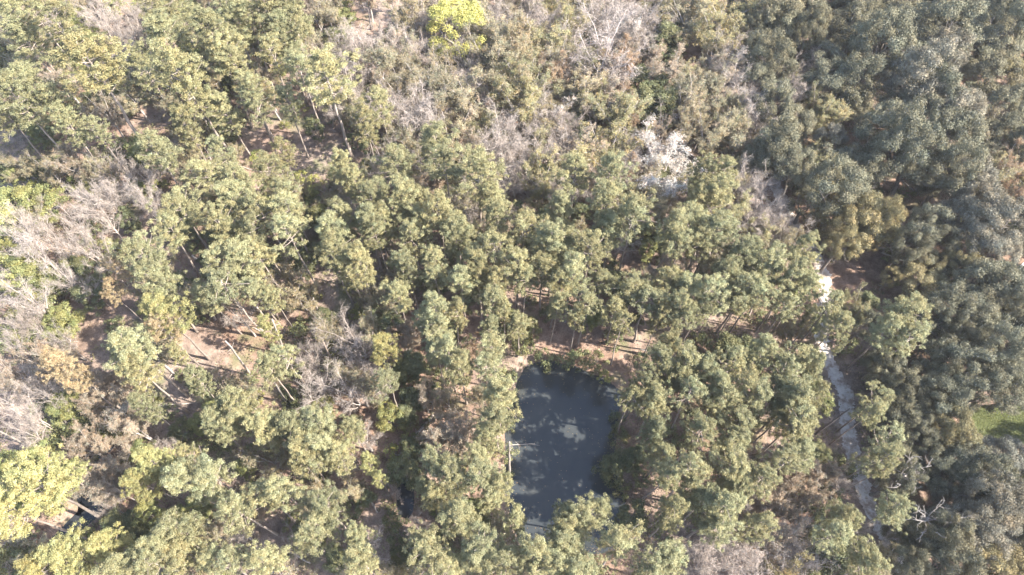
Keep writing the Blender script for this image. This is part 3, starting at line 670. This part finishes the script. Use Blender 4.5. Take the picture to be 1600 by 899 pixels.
# ------------------------------------------------------------------ labels: each tree by its look and by its place among those near a landmark
MARKS = [('the bright yellow-green tree', 717, 32), ('the big white bare tree', 1040, 240), ('the dark dead pole', 578, 30), ("the pond's far bank", 880, 570),
    ("the pond's left bank", 795, 690), ("the pond's right bank", 960, 700), ("the pond's near end", 870, 835), ("the lane's sunlit bend", 1312, 598), ("the lane's shaded stretch", 1275, 410),
    ("the lane's lower stretch", 1362, 800), ('the green lawn patch', 1575, 665), ('the upper dead limbs', 1455, 708), ('the lower dead limbs', 1473, 782), ("the creek's open water", 120, 815),
    ("the creek's upper pool", 167, 695), ('the dark forest pool', 633, 779), ('the tan dying pine', 187, 440), ('the pinkish bare clearing', 420, 500), ('the straw-covered clearing', 395, 225),
    ('the sandy gap', 1085, 75), ('the red-brown track', 1440, 310), ('the bleached sand yard', 1597, 432), ('the crossed fallen logs', 455, 870), ('the long fallen log', 650, 680),
    ("the top left corner", 0, 0), ("the top right corner", 1600, 0), ("the bottom right corner", 1600, 899), ("the left edge's middle", 0, 350),
    ('the lone yellow tree', 1300, 187), ('the spreading bare tree', 937, 57), ('the rusty orange bush', 747, 547), ('the brown central gap', 980, 407), ('the brown pine-straw bank', 1000, 530),
    ('the biggest pine crown', 143, 112), ('the shaded gap', 1115, 247), ('the shaded bare ground', 140, 525), ("the photo's exact centre", 800, 450), ('the shrubby thicket', 560, 500), ("the top edge's middle", 800, 0),
    ("the bottom edge's middle", 800, 899), ('the lower pale clearing', 290, 630), ('the wooded right quarter', 1200, 720), ('the upper pine slope', 400, 90), ('the mid-left pine stand', 320, 340), ('the central pine row', 640, 340), ('the eastern pine row', 1130, 400),
    ('the lower left pines', 330, 790), ('the lower central pines', 480, 720), ('the oak wood', 1430, 160), ('the lower right oaks', 1500, 540), ('the budding wood', 850, 190), ('the grey twiggy wood', 680, 170)]
ORD = ['first', 'second', 'third', 'fourth', 'fifth', 'sixth', 'seventh', 'eighth', 'ninth', 'tenth', 'eleventh', 'twelfth', 'thirteenth', 'fourteenth', 'fifteenth', 'sixteenth', 'seventeenth', 'eighteenth', 'nineteenth', 'twentieth']
ORD += ['twenty-' + o for o in ORD[:9]] + ['thirtieth'] + ['thirty-' + o for o in ORD[:9]]
byk = {}
LABEL = {}
for i, t in enumerate(trees):
    px, py = t[5], t[6]
    if px < -t[7] or px > 1600 + t[7] or py < -t[7] or py > 899 + t[7]:
        side = 'right' if px > 1600 else 'left' if px < 0 else 'top' if py < 0 else 'bottom'
        LABEL[i] = '%s just beyond the %s edge of the photo' % (LOOK[t[0]], side)
        continue
    dd = [math.hypot(px - m[1], py - m[2]) for m in MARKS]
    j = int(np.argmin(dd)); byk.setdefault((j, WORD[t[0][0]]), []).append((dd[j], i))
for (j, wd), L_ in byk.items():
    L_.sort()
    for k, (d, i) in enumerate(L_):
        t = trees[i]; m = MARKS[j]
        if d < 14 and k == 0 and t[0] in ('Y', 'W', 'Pt', 'Ho', 'B*', 'P*', 'Hy'): LABEL[i] = {'Y': 'bright yellow-green broad tree standing out near the top edge', 'W': 'large bleached white leafless tree among olive hardwoods', 'Pt': 'tan dying pine beside shaded bare ground', 'Ho': 'rusty orange bush among pines above the pond', 'B*': 'large spreading grey bare tree with visible limbs near the top', 'P*': 'biggest round grey-green pine crown at upper left', 'Hy': 'small round yellow tree alone among dark oaks'}[t[0]]; continue
        dx, dy = t[5] - m[1], t[6] - m[2]
        where = ('left' if dx < 0 else 'right') if abs(dx) > abs(dy) * 1.6 else ('above' if dy < 0 else 'below') if abs(dy) > abs(dx) * 1.6 else ('upper ' if dy < 0 else 'lower ') + ('left' if dx < 0 else 'right')
        LABEL[i] = '%s, %s %s from %s, %s' % (LOOK[t[0]], ORD[min(k, len(ORD) - 1)], wd, m[0], 'on its ' + where if where in ('left', 'right') else where + ' of it' if 'er ' in where else where + ' it')

# ------------------------------------------------------------------ plant them
BARKC = {'P': (1, 1, 1), 'O': (1, 1, 1), 'E': (1, 1, 1), 'S': (1.2, 1.1, 1)}
GROW = {'P': 1.05, 'H': 1.12, 'B': 1.12, 'O': 0.95, 'E': 1.08, 'S': 1.0, 'W': 1.35}
def plant(i, t):
    code, x, y, H, R = t[:5]; k = 'O' if code == 'Y' else code[0]; R *= GROW[k] if not in_open(t[5], t[6], t[7], 0.9) and not (955 < t[5] < 1100 and 600 < t[6] < 830) else 0.96
    if code == 'B' and t[5] < 250: R *= 0.74
    rg = np.random.default_rng(9000 + i)
    parts = PROTO[k][int(rg.integers(len(PROTO[k])))]
    H0, Rn, _ = NOM[k]
    root = bpy.data.objects.new(NAME[code[0]], None); COL.objects.link(root)
    root.empty_display_size = 0.5
    root.location = (x, y, ground_z(x, y))
    q = rg.uniform(0.9, 1.1); root.scale = (R / Rn * q, R / Rn / q, H / H0)
    root.rotation_euler = (rg.normal(0, 0.02), rg.normal(0, 0.02), rg.uniform(0, 6.283))
    tag(root, LABEL[i], WORD[code[0]].split()[-1] if code[0] in 'BWYE' else WORD[code[0]], GROUP[code[0]])
    tv = TINT[code]; j = float(np.clip(rg.normal(0, 0.1), -0.2, 0.16)); hs = float(np.clip(rg.normal(0.005, 0.03), -0.025, 0.06))
    col = (tv[0] * (1 + j + hs), tv[1] * (1 + j), tv[2] * (1 + j - hs))
    b = rg.uniform(0.45, 0.65) if code[:2] in ('Py', 'Pt') else rg.uniform(0.65, 1.0) if code[0] == 'P' else rg.uniform(0.85, 1.15)
    if code == 'Y': parts = parts[:2]
    for nm, me_, m_, role in parts:
        c = col
        if role == 'bark': c = (tv if code[0] in 'BW' else (1, 1, 1)); c = tuple(v * b * (1 + (0.05 * s if code[0] == 'B' else 0)) for v, s in zip(c, (hs * 10, 0, -hs * 10)))
        if role == 'leaf' and code[0] == 'B': c = (0.285 * b, 0.258 * b, 0.24 * b)
        if role == 'bark' and code[0] == 'W': c = (1, 1, 1)
        if role == 'moss': c = (0.20, 0.195, 0.175) if code != 'Og' else (0.24, 0.23, 0.21)
        o_ = link(nm, me_, m_, root, c)
        if role == 'moss': o_['kind'] = 'stuff'
for i, t in enumerate(trees): plant(i, t)

# ------------------------------------------------------------------ dead trees, snags and logs
def top_height(bx, by, tx, ty, z0=0.0):
    """height of a standing thing from the pixels of its foot and its top"""
    x, y, _ = at(bx, by, z0); best = min((abs(px_of(x, y, h)[1] - ty), h) for h in np.arange(0.5, 30, 0.1))
    return best[1]
def dead_limbs(px, py, zt, seed, label, w_=3.2):
    rg = np.random.default_rng(seed); x, y, _ = at(px, py, zt - 1.2)
    root = bpy.data.objects.new('dead_tree', None); COL.objects.link(root); root.location = (x, y, ground_z(x, y))
    tag(root, label, 'tree', 'dead bleached trees')
    T = Tubes(); tp, _ = limb(rg, (0, 0, -0.4), (0, 0.05, 1), zt * 0.62, 5, 0.08); T.add(tp, np.linspace(0.36, 0.24, 6), 7)
    link('trunk', T.mesh('dead_trunk'), M_DEAD, root, (0.6, 0.58, 0.56))
    for i in range(8):
        az = i * 0.8 + rg.normal(0, 0.25); B = Tubes()
        d = unit(np.array([math.cos(az), math.sin(az) * 0.8, rg.uniform(0.6, 1.4)]))
        p1, d1 = limb(rg, tp[-1] - np.array([0, 0, rg.uniform(0, 1.2)]), d, w_ * rg.uniform(0.8, 1.25), 6, 0.24); B.add(p1, np.linspace(0.085, 0.022, 7), 5)
        for j in range(6):
            p2, d2 = limb(rg, p1[1 + j % 6], unit(d1 + rg.normal(size=3) * 0.75 + np.array([0, 0, .2])), w_ * rg.uniform(0.25, 0.5), 4, 0.25); B.add(p2, np.linspace(0.06, 0.018, 5), 4)
            p3, _ = limb(rg, p2[2], unit(d2 + rg.normal(size=3) * 0.8), w_ * 0.2, 3, 0.25); B.add(p3, np.linspace(0.03, 0.012, 4), 3)
        link('limb', B.mesh('dead_limb'), M_DEAD, root, (0.46, 0.45, 0.435))
dead_limbs(1454, 712, 15.5, 41, 'fan of white dead limbs above the oak canopy, upper of the two')
dead_limbs(1473, 780, 15.0, 42, 'crooked white dead limbs above the oak canopy, lower of the two')
SNAGS = [(393, 587, 353, 533), (415, 498, 400, 478), (437, 500, 420, 470), (500, 492, 489, 465), (447, 556, 425, 500), (528, 583, 505, 535), (575, 635, 558, 602), (492, 626, 468, 585), (448, 630, 424, 590), (505, 762, 480, 730), (556, 566, 542, 540), (540, 560, 528, 530), (796, 737, 795, 691), (35, 692, 0, 674), (1274, 678, 1326, 640), (62, 498, 30, 455), (60, 426, 30, 375), (580, 47, 575, 14)]
SN_L = ['tall pale snag rising from the pinkish bare clearing', 'stubby broken snag on the pinkish bare clearing', 'pale leaning snag below the clearing edge pines', 'short snag beside the brown clearing', 'thin pale snag among yellow-green saplings', 'slender snag above the grey thicket', 'thin pale snag right of the grey thicket', 'slender snag between the lower left pines', 'pale snag beside a small open patch', 'bright pale snag lit among lower pines', 'one short snag of a close pair in the thicket', 'other short snag of the close pair, left in the thicket', "straight grey snag at the pond's left bank", 'bleached snag leaning at the left edge of the photo', 'long dark leaning trunk across the gravel lane', 'white snag trunk under a bare crown at left', 'pale forked snag trunk near the left edge', 'dark straight dead pole near the top edge']
for k, ((bx, by, tx, ty), lb) in enumerate(zip(SNAGS, SN_L)):
    rg = np.random.default_rng(800 + k); x, y, _ = at(bx, by); h = max(3.0, top_height(bx, by, tx, ty))
    root = bpy.data.objects.new('dead_snag', None); COL.objects.link(root); z0 = ground_z(x, y); root.location = (x, y, z0)
    tag(root, lb, 'snag', 'standing dead trunks')
    T = Tubes(); X1, Y1, _ = at(tx, ty, h); top = np.array([X1 - x, Y1 - y, h - z0])
    if np.hypot(top[0], top[1]) > 4.0: top[:2] *= 4.0 / np.hypot(top[0], top[1])
    s_ = np.linspace(0, 1, 7)[:, None]; tp = top * s_ + rg.normal(0, 0.04, (7, 3)) * s_; tp[0, 2] = -0.4
    T.add(tp, np.linspace(0.19, 0.09, 7) * (0.8 + h * 0.02), 7)
    c = (0.28, 0.26, 0.27) if k in (14, 17) else (0.62, 0.59, 0.56)
    link('trunk', T.mesh('snag_trunk'), M_DEAD if k not in (2, 5, 7) else M_BARK, root, c)
    for j in range(5):
        B = Tubes(); f = rg.uniform(0.45, 0.98); b0 = top * f; az = rg.random() * 6.28
        p2, _ = limb(rg, b0, unit(np.array([math.cos(az), math.sin(az), rg.uniform(0.1, 0.9)])), rg.uniform(0.4, 1.3), 3, 0.2); B.add(p2, [0.05, 0.035, 0.025, 0.012], 4)
        link('branch_stub', B.mesh('snag_stub'), M_DEAD, root, c)
LOGS = [(677, 649, 623, 712, .2, 'long grey fallen log beside bright green shrubs'), (443, 856, 485, 880, .17, 'fallen log with a dark shadow, upper of two crossed logs'), (424, 897, 454, 866, .12, 'thin pale fallen log, lower of two crossed logs'), (302, 401, 314, 412, .22, 'short pale log between left pines'),
    (246, 560, 277, 588, .24, 'thick bleached log under the yellow-green pine'), (232, 637, 302, 631, .14, 'pale thin log across the lower pale clearing'), (798, 694, 836, 692, .07, "thin branch lying on the pond by its left bank"), (590, 802, 573, 768, .13, 'pale log beside the dark forest pool'), (395, 512, 425, 528, .13, 'grey log on the pinkish bare clearing'),
    (362, 815, 398, 845, .15, 'bleached log among lower left pines'), (345, 856, 370, 880, .15, 'short bleached log near the bottom edge'), (1000, 545, 1030, 552, .12, 'brown log on the pine-straw bank above the pond'), (375, 262, 412, 270, .12, 'pale log on the straw-covered clearing'), (1256, 308, 1282, 313, .2, 'pale log in the gap left of the golden oak'), (1468, 316, 1500, 321, .15, 'pale log along the red-brown track')]
for k, (ax, ay, bx, by, r, lb) in enumerate(LOGS):
    rg = np.random.default_rng(900 + k); x0, y0, _ = at(ax, ay); x1, y1, _ = at(bx, by)
    root = bpy.data.objects.new('fallen_log', None); COL.objects.link(root)
    zz = WL + 0.02 if k == 6 else None
    root.location = (x0, y0, ground_z(x0, y0) if zz is None else zz); tag(root, lb, 'log', 'fallen logs')
    n = 7; P = np.array([[(x1 - x0) * t, (y1 - y0) * t, (ground_z(x0 + (x1 - x0) * t, y0 + (y1 - y0) * t) - ground_z(x0, y0) if zz is None else 0) + r * 0.8] for t in np.linspace(0, 1, n)])
    P[1:-1] += rg.normal(0, r * 0.25, (n - 2, 3))
    T = Tubes(); T.add(P, np.linspace(r, r * 0.6, n), 7); link('log_body', T.mesh('log_body'), M_DEAD, root, (0.75, 0.71, 0.68))
    for j in range(5):
        B = Tubes(); i_ = int(rg.integers(2, 7)); az = rg.random() * 6.28
        p2, _ = limb(rg, P[i_], unit(np.array([math.cos(az), math.sin(az), 0.5])), rg.uniform(0.4, 1.6), 3, 0.2); B.add(p2, np.array([0.35, 0.25, 0.18, 0.08]) * r, 4)
        link('branch_stub', B.mesh('log_stub'), M_DEAD, root, (0.75, 0.71, 0.68))

# ------------------------------------------------------------------ ground cover nobody could count
def scatter(n, seed, dens, size, blades, a, b, hmax, up, open_keep):
    rg = np.random.default_rng(seed); C, out_ = [], []
    while len(C) < n:
        x = rg.uniform(-122, 122); y = rg.uniform(-4, 140); px, py, ppm = px_of(x, y, 0.5)
        if px < -60 or px > 1660 or py < -40 or py > 960: continue
        if rg.random() > dens(x, y): continue
        if blocked(x, y, 0, 0.3, 1.5): continue
        if open_keep < 1 and in_open(px, py, 0, 0) and rg.random() > open_keep: continue
        C.append((x, y, ground_z(x, y)))
    C = np.array(C)
    P = np.repeat(C, blades, 0); sz = np.repeat(rg.uniform(0.5, 1.4, n), blades)[:, None] * size
    m = len(P); d = rg.normal(size=(m, 3)) * np.array([1, 1, 0]); h = rg.random((m, 1)) * hmax * sz / size
    P = P + d * sz * 0.5; P[:, 2:] += h
    Nn = unit(rg.normal(size=(m, 3)) + np.array([0, 0, up]))
    v = np.repeat(np.clip(rg.normal(0.5, 0.18, (n, 2)), 0, 1), blades, 0) + rg.normal(0, 0.13, (m, 2))
    return leaf_quads(rg, P, Nn, a, b), np.clip(v, 0, 1)
def wave(x, y, s, o): return 0.5 + 0.25 * math.sin(x * s + o) * math.cos(y * s * 0.9 - o) + 0.25 * math.sin(x * s * 2.3 - y * s * 1.7 + o * 2)
V, c = scatter(13000, 51, lambda x, y: max(0.06, wave(x, y, 0.09, 1.0) * 1.5 - 0.45), 0.8, 13, 0.13, 0.075, 1.3, 0.8, 0.25)
tag(link('undergrowth', quads_mesh('undergrowth', V, c), M_LEAF, None, (0.165, 0.16, 0.085)), 'low green undergrowth over the forest floor', 'undergrowth', kind='stuff')
V, c = scatter(10000, 52, lambda x, y: max(0.06, wave(x, y, 0.11, 4.0) * 1.5 - 0.45), 0.65, 12, 0.3, 0.02, 0.7, 0.3, 0.6)
tag(link('dry_brush', quads_mesh('dry_brush', V, c), M_BUD, None, (0.33, 0.265, 0.21)), 'dry tan brush and dead stems over the forest floor', 'brush', kind='stuff')
rg = np.random.default_rng(53); lo, hi = LAWN.min(0), LAWN.max(0)
Q = rg.uniform(lo, hi, (26000, 2)); Q = Q[inside(Q[:, 0], Q[:, 1], LAWN)]
P = np.array([(x, y, ground_z(x, y) + 0.1) for x, y in Q])
V = leaf_quads(rg, P, unit(rg.normal(size=(len(P), 3)) + np.array([0, 0, 1.2])), 0.12, 0.03)
tag(link('grass', quads_mesh('grass', V, np.clip(rg.normal(0.5, 0.2, (len(P), 2)), 0, 1)), M_LEAF, None, (0.15, 0.172, 0.075)), 'short bright grass of the lawn patch', 'grass', kind='stuff')
rg = np.random.default_rng(54); lo, hi = POND_S.min(0), POND_S.max(0)
Q = rg.uniform(lo, hi, (2600, 2)); d = sdist(Q[:, 0], Q[:, 1], POND_S); Q = Q[(d < 0.3) & (rg.random(len(Q)) < np.clip(0.1 + np.exp(d / 1.2), 0, 1) * 0.8)]
P = np.column_stack([Q, np.full(len(Q), WL + 0.012)])
V = leaf_quads(rg, P, unit(rg.normal(size=(len(P), 3)) * 0.04 + np.array([0, 0, 1])), 0.09, 0.05)
tag(link('floating_leaves', quads_mesh('floating_leaves', V, np.clip(rg.normal(0.5, 0.2, (len(P), 2)), 0, 1)), M_BUD, None, (0.16, 0.12, 0.075)), 'scattered brown leaves floating on the pond', 'leaves', kind='stuff')
print('TREES', {k: sum(1 for t in trees if t[0][0] == k) for k in 'POBWHYES'})

# ------------------------------------------------------------------ thin sunlit air between the drone and the wood
HAZE = 0.00011
m_, N, L = mat('haze'); pv = N.new('ShaderNodeVolumePrincipled'); pv.inputs['Density'].default_value = HAZE
pv.inputs['Color'].default_value = (0.93, 0.95, 1.0, 1); pv.inputs['Anisotropy'].default_value = 0.1
N.new('ShaderNodeOutputMaterial'); L.new(pv.outputs[0], N['Material Output'].inputs['Volume'])
x0, x1, y0, y1, z0, z1 = -4300, 4300, -4200, 4350, -3.5, 97.5
hm = bpy.data.meshes.new('haze'); hm.from_pydata([(x, y, z) for z in (z0, z1) for y in (y0, y1) for x in (x0, x1)], [], [(0, 2, 3, 1), (4, 5, 7, 6), (0, 1, 5, 4), (2, 6, 7, 3), (0, 4, 6, 2), (1, 3, 7, 5)]); hm.update()
tag(link('haze', hm, m_), 'thin pale haze in the air over the wood', 'haze', kind='stuff')
